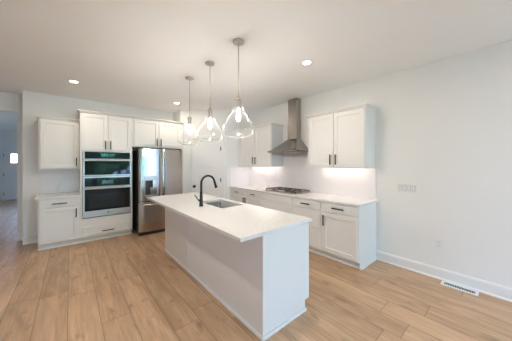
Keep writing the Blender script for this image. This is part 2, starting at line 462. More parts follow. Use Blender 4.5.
for hz in (0.25, 1.09, 1.87):
    h = MB(); h.cyl((DU1 - 0.001, -0.006, hz - 0.05), (DU1 - 0.001, -0.006, hz + 0.05), 0.008, 12)
    h.box(DU1 - 0.028, DU1 + 0.012, -0.0006, 0.0052, hz - 0.048, hz + 0.048)
    part(h.build('hinge', 'bronze', door), 'dark hinge')
h = MB(); h.cyl((DU0 + 0.065, 0.006, 0.93), (DU0 + 0.065, -0.004, 0.93), 0.034, 24)
h.cyl((DU0 + 0.065, -0.004, 0.93), (DU0 + 0.065, -0.045, 0.93), 0.012, 16)
h.lathe([(0, -0.018), (0.02, -0.017), (0.028, -0.008), (0.029, 0.004), (0.022, 0.014), (0, 0.018)], (DU0 + 0.065, -0.055, 0.93), 24, 'Y')
part(h.build('door_knob', 'bronze', door, 40), 'dark door knob')

# hallway entry door with a bright square pane
d2 = bpy.data.objects.new('door_2', None); COL.objects.link(d2); struct(d2, 'white entry door with a small bright window at the end of the hallway'); d2.location = (0, 0, 0)
mb = MB()
x0, x1, yf = DX0, DX1, 13.501
st = 0.20; wz0, wz1 = 1.53, 1.90
mb.box(x0, x0 + st, yf, yf + .045, 0.0005, 2.13); mb.box(x1 - st, x1, yf, yf + .045, 0.0005, 2.13)
mb.box(x0 + st, x1 - st, yf, yf + .045, wz1, 2.13); mb.box(x0 + st, x1 - st, yf, yf + .045, 1.28, wz0)
mb.box(x0 + st, x1 - st, yf, yf + .045, 0.0005, 0.25); mb.box(x0 + st, x1 - st, yf + .012, yf + .04, 0.25, 1.28)
mb.box(-1.63, -1.58, yf, yf + .045, 0.25, 1.28)
mb.build('door_leaf', 'trim', d2)
part(MB().box(x0 + st, x1 - st, yf + .018, yf + .026, wz0, wz1).build('door_pane', 'pane', d2), 'bright square glass pane')
for hz in (0.25, 1.05, 1.85):
    part(MB().box(x0 - 0.015, x0 + 0.015, yf - 0.012, yf - 0.0005, hz - .06, hz + .06).build('hinge', 'bronze', d2), 'dark hinge')
mb = MB(); mb.box(DX0 - .09, DX0, 13.48, 13.5, 0, 2.22); mb.box(DX1, DX1 + .09, 13.48, 13.5, 0, 2.22); mb.box(DX0, DX1, 13.48, 13.5, 2.13, 2.22)
struct(mb.build('trim_2', 'trim'), 'white casing of the hallway entry door')

# windows behind the camera and at the sides
def window_x(n, a, b, z0, z1, y0, label, mull=1, axis='x', c0=None):
    mb = MB(); f = 0.05
    def bx(u0, u1, v0, v1, w0, w1):
        if axis == 'x': mb.box(u0, u1, v0, v1, w0, w1)
        else: mb.box(v0, v1, u0, u1, w0, w1)
    bx(a, b, y0, y0 + .08, z0, z0 + f); bx(a, b, y0, y0 + .08, z1 - f, z1)
    bx(a, a + f, y0, y0 + .08, z0 + f, z1 - f); bx(b - f, b, y0, y0 + .08, z0 + f, z1 - f)
    for k in range(1, mull + 1):
        m_ = a + (b - a) * k / (mull + 1); bx(m_ - .03, m_ + .03, y0, y0 + .08, z0 + f, z1 - f)
    o = struct(mb.build('window_%d' % n, 'trim'), label)
    mb = MB(); bx(a + f, b - f, y0 + .035, y0 + .041, z0 + f, z1 - f); mb.build('window_pane', 'pane', o)
window_x(1, *REAR_WIN[0], YR - 0.12, 'sliding glass doors behind the camera', 3)
window_x(2, *REAR_WIN[1], YR - 0.12, 'added unseen window behind the camera on the left', 1)  # unseen, added to bring more light onto the island side
window_x(4, *HALL_WIN[0], -3.2 - 0.12, 'window in the hallway left wall', 2, 'y')

# baseboards
BP = [(0, 0), (0.017, 0), (0.017, 0.115), (0.012, 0.13), (0.006, 0.14), (0, 0.14)]
def baseboard(name, p, q, side, h=None, label=None):
    """board from p to q, sticking out to the left (+1) or right (-1) of the direction"""
    p, q = Vector(p), Vector(q); d = q - p; L_ = d.length
    mb = MB(); mb.profile_x([(side * a, b) for a, b in BP], 0, L_)
    # shoe moulding
    mb.profile_x([(side * 0.017, 0), (side * 0.030, 0), (side * 0.027, 0.012), (side * 0.017, 0.018)], 0, L_)
    o = struct(mb.build(name, 'trim'), label)
    o.location = (p.x, p.y, 0); o.rotation_euler.z = math.atan2(d.y, d.x)
baseboard('baseboard_right', (XR - .0005, 1.395), (XR - .0005, YR), -1, label='white baseboard along the right wall')
baseboard('baseboard_left', (-0.67, YB - .0005), (-0.445, YB - .0005), -1, label='short white baseboard left of the base cabinet')
baseboard('baseboard_hall', (-0.785, YH - .0005), (-0.67, YH - .0005), -1)
baseboard('baseboard_entry', (-3.2, 13.499), (DX0 - .09, 13.499), -1)
baseboard('baseboard_entry', (DX1 + .09, 13.499), (-0.40, 13.499), -1)

# ================================================================== cabinets
def handle_h(parent, xc, z, yf, L=0.175):
    mb = MB(); r = 0.0085
    mb.box(xc - L / 2, xc + L / 2, yf - 0.036, yf - 0.024, z - r, z + r, 0.002)
    for s in (-1, 1): mb.cyl((xc + s * (L / 2 - 0.022), yf - 0.026, z), (xc + s * (L / 2 - 0.022), yf, z), 0.005, 10)
    return part(mb.build('handle', 'bronze', parent), 'dark bronze bar handle')
def handle_v(parent, x, zc, yf, L=0.165):
    mb = MB(); r = 0.0085
    mb.box(x - r, x + r, yf - 0.036, yf - 0.024, zc - L / 2, zc + L / 2, 0.002)
    for s in (-1, 1): mb.cyl((x, yf - 0.026, zc + s * (L / 2 - 0.022)), (x, yf, zc + s * (L / 2 - 0.022)), 0.005, 10)
    return part(mb.build('handle', 'bronze', parent), 'dark bronze bar handle')
TH = 0.022
def door_part(parent, x0, x1, z0, z1, hx=None, hz=None):
    d = MB().shaker(x0, x1, z0, z1, -TH, TH - 0.0005).build('door', 'cabinet', parent)
    if hx is not None: handle_v(d, hx, hz, -TH)
    return d
def drawer_part(parent, x0, x1, z0, z1, hz=None, shaker=False, name='drawer', L=0.175):
    mb = MB()
    if shaker: mb.shaker(x0, x1, z0, z1, -TH, TH - 0.0005, 0.05)
    else: mb.box(x0, x1, -TH, -0.0005, z0, z1, 0.0025)
    d = mb.build(name, 'cabinet', parent)
    if hz: handle_h(d, (x0 + x1) / 2, hz, -TH, L)
    return d
def crown(parent, x0, x1, z, depth, left=True, right=True, out=0.045, h=0.05):
    # stepped, flared moulding around the top
    mb = MB()
    n = [(0.000, 0.0), (0.006, 0.0), (0.009, 0.008), (0.026, 0.026), (0.036, 0.031), (0.036, 0.042), (0.0, 0.042)]
    t = bmesh.new(); rings = []
    for o_, zz in n:
        l = x0 - (o_ if left else 0); r = x1 + (o_ if right else 0)
        rings.append([t.verts.new(p) for p in ((l, depth, z + zz), (l, -TH - o_, z + zz), (r, -TH - o_, z + zz), (r, depth, z + zz))])
    for a, b in zip(rings, rings[1:]):
        for k in range(3): t.faces.new((a[k], a[k + 1], b[k + 1], b[k]))
    t.faces.new(rings[-1]); t.faces.new(rings[0][::-1])
    bmesh.ops.recalc_face_normals(t, faces=t.faces)
    mb.add(t)
    return mb.build('crown_moulding', 'cabinet', parent)
def base_body(parent, w, depth, toe=0.075, side_toe=()):
    mb = MB()
    mb.box(0, w, 0, depth, 0.105, 0.883)
    mb.box(0, w, toe, depth, 0.0, 0.105)
    return mb.build('cabinet_body', 'cabinet', parent)
def base_shoe(parent, x0, x1, toe=0.075, mat_='trim'):
    mb = MB(); mb.profile_x([(toe, 0.0), (toe - 0.018, 0.0), (toe - 0.015, 0.016), (toe, 0.024)], x0, x1)
    return mb.build('shoe_moulding', mat_, parent)

# ---- oven wall, left base cabinet
BD = YB - YF - 0.002
c = thing('base_cabinet', 'white base cabinet with one drawer over one door, left of the ovens', 'cabinet', (-0.42, YF, 0))
w = 0.558
base_body(c, w, BD); base_shoe(c, 0, w)
drawer_part(c, 0.022, w - 0.022, 0.735, 0.868, 0.795, L=0.2)
door_part(c, 0.022, w - 0.022, 0.115, 0.718, w - 0.055, 0.60)
tag(MB().box(-0.455, 0.1385, YF - 0.035, YB - 0.002, 0.8835, 0.915, 0.003).build('countertop', 'quartz'), 'small white quartz countertop left of the ovens', 'countertop')
tag(MB().box(-0.43, 0.1385, YB - 0.014, YB - 0.001, 0.9155, 1.398).build('backsplash', 'marble'), 'small pale stone backsplash between left base and wall cabinet', 'backsplash')
# ---- left wall cabinet
UF = 5.47
c = thing('wall_cabinet', 'single door white wall cabinet hanging left of the ovens', 'cabinet', (-0.43, UF, 1.40))
w = 0.566; UD = YB - UF - 0.002
MB().box(0, w, 0, UD, 0, 0.905).build('cabinet_body', 'cabinet', c)
door_part(c, 0.022, w - 0.018, 0.012, 0.893, w - 0.045, 0.13)
crown(c, 0, w, 0.905, UD, True, False)
MB().box(0.01, w - 0.01, 0.03, 0.05, -0.014, -0.001).build('light_rail', 'cabinet', c)

# ---- oven tower
TX0, TX1, TZ = 0.1395, 1.0, 2.455
c = thing('oven_cabinet', 'tall white cabinet tower holding the built-in ovens', 'cabinet', (TX0, YF, 0))
w = TX1 - TX0; OX0, OX1, OZ0, OZ1 = 0.035, 0.832, 0.460, 1.730
mb = MB()
mb.box(0, 0.035, 0, BD, 0.105, TZ); mb.box(w - 0.028, w, 0, BD, 0.105, TZ)
mb.box(0.035, w - 0.028, 0, BD, 0.105, OZ0 - 0.002); mb.box(0.035, w - 0.028, 0, BD, OZ1 + 0.002, TZ)
mb.box(0.035, w - 0.028, BD - 0.03, BD, OZ0 - 0.002, OZ1 + 0.002)
mb.box(0, w, 0.075, BD, 0, 0.105)
mb.build('cabinet_body', 'cabinet', c); base_shoe(c, 0, w)
drawer_part(c, 0.03, w - 0.03, 0.115, 0.31, 0.19, shaker=True, L=0.2)
hw = w / 2
door_part(c, 0.022, hw - 0.005, 1.748, 2.445, hw - 0.042, 1.86)
door_part(c, hw + 0.005, w - 0.022, 1.748, 2.445, hw + 0.042, 1.86)
crown(c, 0, w, TZ, BD, True, False)

# ---- cabinet over the refrigerator with its end panel
FX0, FX1 = 1.0005, 2.098
c = thing('fridge_cabinet', 'white two door cabinet above the refrigerator with full height end panel', 'cabinet', (FX0, YF, 0))
w = FX1 - FX0
mb = MB(); mb.box(0, w - 0.04, 0, BD, 1.853, TZ); mb.build('cabinet_body', 'cabinet', c)
MB().box(w - 0.0395, w, -0.002, BD, 0, TZ).build('end_panel', 'cabinet', c)
hw = (w - 0.04) / 2
door_part(c, 0.03, hw - 0.005, 1.880, 2.445, hw - 0.042, 1.975)
door_part(c, hw + 0.005, w - 0.075, 1.880, 2.445, hw + 0.042, 1.975)
crown(c, 0, w, TZ, BD - 0.36, False, False)

# ---- right run base cabinets: local x runs towards the camera
RZ = -PI / 2
RD = XR - XF - 0.002
def rbase(y_far, y_near, label):
    o = thing('base_cabinet', label, 'cabinet', (XF, y_far, 0), RZ); o.scale.z = 1.02
    return o, y_far - y_near
c, w = rbase(4.557, 3.3205, 'white base cabinet with two drawers over two doors, at far end of the counter')
base_body(c, w, RD); base_shoe(c, 0, w)
h = w / 2 + 0.02
drawer_part(c, 0.045, h - 0.005, 0.745, 0.868, 0.808, L=0.15); drawer_part(c, h + 0.005, w - 0.02, 0.745, 0.868, 0.808, L=0.15)
door_part(c, 0.045, h - 0.005, 0.125, 0.722, h - 0.035, 0.63); door_part(c, h + 0.005, w - 0.02, 0.125, 0.722, h + 0.035, 0.63)
c, w = rbase(3.32, 2.5405, 'white base cabinet with wide drawers directly under the gas cooktop')
base_body(c, w, RD); base_shoe(c, 0, w)
drawer_part(c, 0.02, w - 0.02, 0.745, 0.868, name='false_drawer_front')
drawer_part(c, 0.02, w - 0.02, 0.437, 0.728, 0.55); drawer_part(c, 0.02, w - 0.02, 0.125, 0.42, 0.26)
c, w = rbase(2.54, 1.9505, 'white base cabinet with a stack of three drawers, right of the cooktop')
base_body(c, w, RD); base_shoe(c, 0, w)
drawer_part(c, 0.02, w - 0.02, 0.745, 0.868, 0.808); drawer_part(c, 0.02, w - 0.02, 0.437, 0.728, 0.55); drawer_part(c, 0.02, w - 0.02, 0.125, 0.42, 0.26)
c, w = rbase(1.95, 1.3655, 'white base cabinet with one drawer over one door, nearest end of right counter')
base_body(c, w, RD); base_shoe(c, 0, w)
MB().box(w, w + 0.004, 0.03, RD, 0.0, 0.883).build('side_skin', 'cabinet', c)
drawer_part(c, 0.022, w - 0.018, 0.745, 0.868, 0.808, L=0.19)
door_part(c, 0.022, w - 0.018, 0.125, 0.722, 0.055, 0.60)
mb = MB(); mb.profile_x([(0, 0), (0, 0.03), (-0.012, 0.026), (-0.016, 0)], 0.075, RD); o = mb.build('side_shoe_moulding', 'trim', c)
o.rotation_euler.z = PI / 2; o.location = (w + 0.0045, 0, 0)

tag(MB().box(XF - 0.035, XR - 0.0015, 1.338, 4.558, 0.9015, 0.933, 0.003).build('countertop', 'quartz'), 'long white quartz countertop along the right wall under the cooktop', 'countertop')
mb = MB()
mb.box(XR - 0.0135, XR - 0.0005, 1.365, 4.558, 0.9335, 1.429)
mb.box(XR - 0.0135, XR - 0.0005, 2.386, 3.325, 1.4295, 1.80)
tag(MB().box(XF - 0.02, XR - 0.014, 4.5465, 4.559, 0.9335, 1.41).build('backsplash', 'marble'), 'narrow pale stone backsplash on the short return wall beside the pantry', 'backsplash')
tag(mb.build('backsplash', 'marble'), 'tall pale veined stone backsplash behind the gas cooktop', 'backsplash')

# ---- right wall cabinets
XU = 3.30; UD2 = XR - XU - 0.002
def rwall(y_far, y_near, label):
    return thing('wall_cabinet', label, 'cabinet', (XU, y_far, 1.43), RZ), y_far - y_near
def upper(c, w, fill=0.0):
    mb = MB(); mb.box(0, w, 0, UD2, 0.022, 0.90)
    mb.box(0, w, 0, 0.018, 0, 0.022); mb.box(0, 0.016, 0.018, UD2, 0, 0.022); mb.box(w - 0.016, w, 0.018, UD2, 0, 0.022)
    mb.build('cabinet_body', 'cabinet', c)
    h = fill + (w - fill) / 2
    door_part(c, fill + 0.012, h - 0.005, 0.012, 0.888, h - 0.048, 0.135)
    door_part(c, h + 0.005, w - 0.014, 0.012, 0.888, h + 0.048, 0.135)
c, w = rwall(2.385, 1.372, 'two door white wall cabinet right of the hood, near the open wall')
upper(c, w); crown(c, 0, w, 0.90, UD2, True, True)
s = MB().box(0.05, w - 0.05, 0.20, 0.235, 0.012, 0.0215).build('light_strip', 'ledstrip', c); part(s, 'glowing strip under the cabinet')
c, w = rwall(4.558, 3.335, 'two door white wall cabinet left of the hood, beside the pantry')
upper(c, w, 0.13); crown(c, 0, w, 0.90, UD2, False, True)
s = MB().box(0.16, w - 0.05, 0.20, 0.235, 0.012, 0.0215).build('light_strip', 'ledstrip', c); part(s, 'glowing strip under the cabinet')

# ================================================================== built-in ovens
ov = thing('wall_oven', 'stainless built-in microwave and oven stack with black glass doors', 'oven', (TX0, YF, 0))
x0, x1 = OX0 + 0.002, OX1 - 0.002
MB().box(x0 + .01, x1 - .01, 0.001, 0.50, OZ0 + .004, OZ1 - .004).build('oven_body', 'darkgap', ov)
yf = -0.028
# top control panel
p = MB(); p.box(x0, x1, yf, -0.0005, 1.582, OZ1, 0.003); cp = p.build('microwave_control_panel', 'steel', ov)
part(MB().box(x0 + .028, x1 - .018, yf - .002, yf, 1.592, 1.722).build('panel_glass', 'glassblack', cp), 'black glass strip')
part(MB().box(x0 + .28, x0 + .50, yf - .003, yf - .002, 1.63, 1.695).build('display', 'display', cp), 'small blue-lit display')
def oven_door(z0, z1, wz0, wz1, hz, bot, name):
    d = MB().box(x0, x1, yf, -0.0005, z0, z1, 0.004).build(name, 'steel', ov)
    part(MB().box(x0 + .028, x1 - .018, yf - .003, yf, z0 + bot, z1 - .028).build('door_glass', 'glassblack', d), 'black glass')
    part(MB().box(x0 + wz0[0], x0 + wz0[1], yf - .0045, yf - .003, wz1[0], wz1[1]).build('door_window', 'ovenwindow', d), 'tinted window')
    h = MB(); h.cyl((x0 + .012, yf - .042, hz), (x1 - .012, yf - .042, hz), 0.0115, 16)
    for xx in (x0 + .045, x1 - .045): h.cyl((xx, yf - .040, hz), (xx, yf, hz), 0.009, 12)
    part(h.build('handle', 'steel', d, 40), 'stainless bar handle')
    return d
oven_door(1.258, 1.578, (0.17, 0.60), (1.31, 1.49), 1.557, 0.022, 'microwave_door')
p = MB(); p.box(x0, x1, yf, -0.0005, 1.045, 1.252, 0.003); cp = p.build('oven_control_panel', 'steel', ov)
part(MB().box(x0 + .028, x1 - .018, yf - .002, yf, 1.058, 1.222).build('panel_glass', 'glassblack', cp), 'black glass strip')
part(MB().box(x0 + .30, x0 + .48, yf - .003, yf - .002, 1.10, 1.17).build('display', 'display', cp), 'small display')
d = oven_door(0.475, 1.040, (0.09, 0.68), (0.64, 0.92), 1.018, 0.120, 'oven_door')
part(MB().lathe([(0, 0.003), (0.018, 0.003), (0.020, 0.0), (0.020, -0.002), (0, -0.002)], ((x0 + x1) / 2, yf - .002, 0.535), 24, 'Y').build('emblem', 'badge', d), 'round maker emblem')
MB().box(x0, x1, -0.006, -0.0005, OZ0 + .002, 0.471).build('bottom_vent', 'darkgap', ov)

# ================================================================== refrigerator
fx0, fx1, fy = 1.065, 1.982, 4.93
fr = thing('refrigerator', 'stainless french door refrigerator with bottom freezer drawer', 'refrigerator', (fx0, fy, 0))
w = fx1 - fx0
MB().box(0.004, w - 0.004, 0.075, 0.86, 0.045, 1.79, 0.004).build('fridge_body', 'fridgeside', fr)
def curved_door(name, a, b, z0, z1, mat_='steelv', bow=0.016, hole=None):
    # gently bowed front face
    n = 14; t = bmesh.new()
    front = []
    for k in range(n + 1):
        u = k / n; x = a + (b - a) * u
        e = min(u, 1 - u) * (b - a)
        y = -bow * (1 - (2 * (x / w) - 1) ** 2) + (0.012 * (1 - min(1, e / 0.015)) ** 2)
        front.append((x, y))
    poly = front + [(b, 0.07), (a, 0.07)]
    mb = MB(); mb.prism(poly, z0, z1)
    return mb.build(name, mat_, fr, 35)
h = w / 2
# left door is built around the dispenser recess
ld = curved_door('left_door', 0.0, h - 0.003, 0.712, 1.812)
rd = curved_door('right_door', h + 0.003, w, 0.712, 1.812)
fz = curved_door('freezer_drawer', 0.0, w, 0.075, 0.700)
# dispenser
dx0, dx1 = 0.105, 0.365
dp = MB(); y0 = -0.019
dp.box(dx0, dx1, y0, -0.0078, 1.145, 1.235, 0.002)
dp.box(dx0, dx0 + .012, y0, -0.003, 0.835, 1.145); dp.box(dx1 - .012, dx1, y0, -0.003, 0.835, 1.145); dp.box(dx0, dx1, y0 - .012, -0.003, 0.82, 0.840, 0.002)
dpo = dp.build('water_dispenser', 'steel', ld)
dq = MB(); dq.box(dx0 + .012, dx1 - .012, -0.0115, -0.0095, 0.84, 1.145); dq.box(dx0 + .10, dx0 + .16, -0.019, -0.0115, 1.00, 1.145)
# handles
def fridge_handle(parent, x, z0, z1):
    pts = []
    for k in range(15):
        u = k / 14; pts.append((x, -0.066 - 0.012 * math.sin(PI * u), z0 + (z1 - z0) * u))
    mb = MB(); mb.tube(pts, 0.013, 14)
    mb.cyl((x, -0.066, z0 + .03), (x, -0.008, z0 + .03), 0.010, 12); mb.cyl((x, -0.066, z1 - .03), (x, -0.008, z1 - .03), 0.010, 12)
    return part(mb.build('handle', 'steel', parent, 50), 'curved stainless handle')
dq_o = dq.build('dispenser_recess', 'fridgeside', ld); part(dq_o, 'dark dispenser niche')
fridge_handle(ld, h - 0.045, 0.80, 1.74); fridge_handle(rd, h + 0.045, 0.80, 1.74)
mb = MB(); pts = [(0.06 + (w - .12) * k / 14, -0.066 - 0.012 * math.sin(PI * k / 14), 0.645) for k in range(15)]
mb.tube(pts, 0.013, 14)
for xx in (0.09, w - 0.09): mb.cyl((xx, -0.066, 0.645), (xx, -0.004, 0.645), 0.010, 12)
part(mb.build('handle', 'steel', fz, 50), 'curved stainless handle')
mb = MB(); mb.box(0.02, w - 0.02, 0.03, 0.10, 0.0, 0.07, 0.003); mb.build('kick_grille', 'darkgap', fr)
for xx in (0.03, w - 0.11):
    MB().box(xx, xx + 0.08, 0.02, 0.12, 1.812, 1.835, 0.004).build('hinge_cover', 'fridgeside', fr)

# ================================================================== range hood
hd = thing('range_hood', 'stainless chimney range hood above the gas cooktop', 'range hood', (XR - 0.0145, 2.945, 0))
# local coordinates = world offsets: -x into the room
def frustum(mb, a, b):
    t = bmesh.new()
    def r(q): x0, x1, y0, y1, z = q; return [t.verts.new(p) for p in ((x0, y0, z), (x1, y0, z), (x1, y1, z), (x0, y1, z))]
    A, B = r(a), r(b)
    t.faces.new(A[::-1]); t.faces.new(B)
    for k in range(4): t.faces.new((A[k], A[(k + 1) % 4], B[(k + 1) % 4], B[k]))
    bmesh.ops.recalc_face_normals(t, faces=t.faces); mb.add(t)
HY0, HY1 = -0.385, 0.375
mb = MB(); rows = 8
pr_ = None
for k in range(rows + 1):
    u = k / rows; c_ = u ** 0.80 if u > 0 else 0
    q = (-0.48 + (0.48 - 0.14) * c_, 0.0, HY0 + (0.385 - 0.13) * c_, HY1 - (0.375 - 0.13) * c_, 1.755 + 0.25 * u)
    if pr_: frustum(mb, pr_, q)
    pr_ = q
part(mb.build('canopy', 'steelhood', hd), 'flared stainless canopy')
MB().box(-0.48, 0, HY0, HY1, 1.728, 1.7545, 0.002).build('canopy_rim', 'steelhood', hd)
MB().box(-0.138, 0.0, -0.122, 0.122, 2.0055, 2.40, 0.002).build('lower_chimney', 'steelhood', hd)
MB().box(-0.130, 0.0, -0.114, 0.114, 2.4005, HC - 0.002, 0.002).build('upper_chimney', 'steelhood', hd)
MB().box(-0.44, -0.04, HY0 + .04, HY1 - .04, 1.722, 1.7275).build('filter_panel', 'steel', hd)
for yy in (-0.22, 0.22):
    part(MB().cyl((-0.43, yy, 1.714), (-0.43, yy, 1.7218), 0.025, 20).build('hood_lamp', 'plate', hd), 'small round lamp, off')
for k in range(4): MB().cyl((-0.483, -0.12 + k * 0.035, 1.741), (-0.48, -0.12 + k * 0.035, 1.741), 0.007, 12).build('button', 'darkgap', hd)

# ================================================================== gas cooktop
ck = thing('gas_cooktop', 'stainless gas cooktop with dark iron grates set in right counter', 'cooktop', (0, 0, 0.9335))
CX0, CX1, CY0, CY1 = 3.12, 3.59, 2.53, 3.37
MB().box(CX0, CX1, CY0, CY1, 0, 0.012, 0.004).build('cooktop_tray', 'steel', ck)
bp_ = [(3.25, 2.69), (3.47, 2.69), (3.37, 2.95), (3.25, 3.21), (3.47, 3.21)]
for i, (bx_, by_) in enumerate(bp_):
    r = 0.055 if i == 2 else 0.042
    b = MB(); b.lathe([(0, 0.024), (r * .8, 0.024), (r * .85, 0.018), (r, 0.016), (r, 0.0125), (0, 0.0125)], (bx_, by_, 0), 28); b.build('burner', 'iron', ck, 40)
for k in range(3):
    y0 = CY0 + 0.02 + k * 0.268; y1 = y0 + 0.262; xa = CX0 + (0.10 if k == 1 else 0.02); xb = CX1 - 0.02
    g = MB(); s = 0.007; z0, z1 = 0.034, 0.048
    for yy in (y0 + s, y1 - s): g.box(xa, xb, yy - s, yy + s, z0, z1, 0.002)
    for xx in (xa + s, (xa + xb) / 2, xb - s): g.box(xx - s, xx + s, y0, y1, z0, z1, 0.002)
    ym = (y0 + y1) / 2; g.box(xa, xb, ym - s, ym + s, z0 + .001, z1 + .002, 0.002)
    for xx in (xa + s, xb - s):
        for yy in (y0 + s, y1 - s): g.box(xx - s, xx + s, yy - s, yy + s, 0.0125, z0, 0.0)
    g.build('grate', 'iron', ck)
for k in range(5):
    y = 2.95 + (k - 2) * 0.048
    kb = MB(); kb.lathe([(0, 0.036), (0.014, 0.036), (0.017, 0.030), (0.019, 0.0125), (0, 0.0125)], (CX0 + 0.045, y, 0), 20); kb.build('knob', 'steel', ck, 40)

# ================================================================== island
IX0, IX1, IY0, IY1 = 1.243, 1.893, 1.362, 3.865
isl = thing('kitchen_island', 'long white panelled kitchen island base under quartz top', 'kitchen island', (0, 0, 0))
mb = MB()
mb.box(IX0 + .02, IX1, IY0 + 0.02, IY1, 0.105, 0.6)
mb.box(IX0 + .02, IX0 + .05, IY0 + 0.02, IY1, 0.6, 0.8825); mb.box(IX1 - .03, IX1, IY0 + 0.02, IY1, 0.6, 0.8825)
mb.box(IX0 + .05, IX1 - .03, IY0 + .02, IY0 + .05, 0.6, 0.8825); mb.box(IX0 + .05, IX1 - .03, IY1 - .03, IY1, 0.6, 0.8825)
mb.box(IX0 + .02, IX1 - 0.065, IY0 + 0.02, IY1, 0.0, 0.105)
mb.build('cabinet_body', 'cabinet', isl)
# long side panels with a batten at the joint, end panel, corner post
mb = MB(); mb.box(IX0, IX0 + 0.0195, IY0 + .0, 2.925, 0, 0.8825); mb.box(IX0, IX0 + 0.0195, 2.935, IY1, 0, 0.8825); mb.box(IX0 + .004, IX0 + .019, 2.92, 2.94, 0, 0.8825)
mb.box(IX0 - 0.004, IX0, 2.90, 2.96, 0.03, 0.8825, 0.001)
mb.build('side_panel', 'cabinet', isl)
mb = MB()
mb.prism([(IX0 + .02, IY0), (IX1, IY0), (IX1, IY0 + .0195), (IX0 + .02, IY0 + .0195)], 0.105, 0.8825)
mb.box(IX0 + .02, IX1 - .065, IY0, IY0 + .0195, 0, 0.105)
mb.box(IX0 - 0.003, IX0 + 0.045, IY0 - 0.003, IY0 - 0.0001, 0.03, 0.8825, 0.001)
mb.build('end_panel', 'cabinet', isl)
# shoe moulding round the base
mb = MB()
mb.box(IX0 - 0.016, IX0 - .0001, IY0 - 0.016, IY1, 0, 0.03, 0.004); mb.box(IX0, IX1 - 0.06, IY0 - 0.018, IY0 - .0031, 0, 0.03, 0.004)
mb.build('shoe_moulding', 'trim', isl)
# kitchen side doors (face +x)
fs = bpy.data.objects
wI = (IY1 - IY0 - 0.04) / 4
for k in range(4):
    ya = IY0 + 0.03 + k * wI; yb = ya + wI - 0.02
    t = MB().shaker(ya, yb, 0.125, 0.87, 0, 0.019).build('door', 'cabinet', isl)
    t.rotation_euler.z = PI / 2; t.location = (IX1 + 0.0195, 0, 0)
    hh = MB(); hh.box(yb - .06, yb - .047, -0.036, -0.024, 0.62, 0.79, 0.002)
    for zz in (0.64, 0.77): hh.cyl((yb - .0535, -0.026, zz), (yb - .0535, 0, zz), 0.005, 10)
    part(hh.build('handle', 'bronze', t), 'dark bronze bar handle')
SX0, SX1, SY0, SY1 = 1.50, 1.885 - .015, 2.44, 3.10
tag(MB().slab_hole(1.012, 1.960, 1.368, 4.12, 0.8835, 0.915, SX0, SX1, SY0, SY1, 0.035).build('island_countertop', 'quartz'), 'large white quartz top overhanging the island, with sink cutout', 'countertop')

# ---- sink
sk = thing('kitchen_sink', 'undermount stainless sink in the island countertop', 'sink', (0, 0, 0.883))
def rrect(x0, x1, y0, y1, r, z):
    out = []
    for cx_, cy_, a0 in ((x1 - r, y1 - r, 0), (x0 + r, y1 - r, 90), (x0 + r, y0 + r, 180), (x1 - r, y0 + r, 270)):
        for k in range(7):
            a = math.radians(a0 + 15 * k); out.append((cx_ + r * math.cos(a), cy_ + r * math.sin(a), z))
    return out
def bowl():
    t = bmesh.new(); loops = []
    spec = [(-0.012, -0.0005, .045), (0.003, -0.0005, .04), (0.004, -0.02, .04), (0.010, -0.19, .045), (0.020, -0.215, .06), (0.05, -0.225, .06)]
    for ins, z, r in spec: loops.append([t.verts.new(p) for p in rrect(SX0 + ins, SX1 - ins, SY0 + ins, SY1 - ins, r, z)])
    for a, b in zip(loops, loops[1:]):
        n = len(a)
        for k in range(n): t.faces.new((a[k], a[(k + 1) % n], b[(k + 1) % n], b[k]))
    t.faces.new(loops[-1])
    bmesh.ops.recalc_face_normals(t, faces=t.faces)
    return t
mb = MB(); mb.add(bowl()); o = mb.build('basin', 'steelsink', sk, 50)
md = o.modifiers.new('thick', 'SOLIDIFY'); md.thickness = 0.0015; md.offset = 0
MB().lathe([(0, -0.2215), (0.035, -0.2215), (0.043, -0.2195), (0.045, -0.2235), (0, -0.2235)], ((SX0 + SX1) / 2, (SY0 + SY1) / 2, 0), 24).build('drain', 'nickel', sk, 40)

# ---- faucet
fc = thing('kitchen_faucet', 'matte black gooseneck pull-down faucet standing at the sink', 'faucet', (1.365, 2.75, 0.9155))
mb = MB(); mb.lathe([(0, 0.0), (0.030, 0.0), (0.030, 0.006), (0.026, 0.012), (0.0235, 0.06), (0.020, 0.16), (0.017, 0.20), (0, 0.20)], (0, 0, 0), 28)
mb.build('faucet_body', 'black', fc, 40)
pts = [(0, 0, 0.195), (0, 0, 0.25), (0, 0, 0.31)]; R_ = 0.103
for k in range(1, 17):
    a = PI - PI * 0.93 * k / 16
    pts.append((R_ + R_ * math.cos(a), 0, 0.31 + R_ * math.sin(a)))
mb = MB(); mb.tube(pts, [0.0145] * len(pts), 16); mb.build('spout', 'black', fc, 60)
e = Vector(pts[-1]); dirv = (Vector(pts[-1]) - Vector(pts[-2])).normalized()
mb = MB(); mb.tube([e, e + dirv * 0.02, e + dirv * 0.06, e + dirv * 0.095, e + dirv * 0.10], [0.015, 0.0165, 0.0175, 0.021, 0.019], 18); mb.build('spray_head', 'black', fc, 50)
mb = MB(); mb.cyl((0, 0, 0.075), (-0.032, 0.02, 0.08), 0.015, 16)
mb.tube([(-0.03, 0.018, 0.08), (-0.045, 0.028, 0.105), (-0.075, 0.045, 0.155)], [0.009, 0.0075, 0.006], 12)
mb.build('lever', 'black', fc, 50)

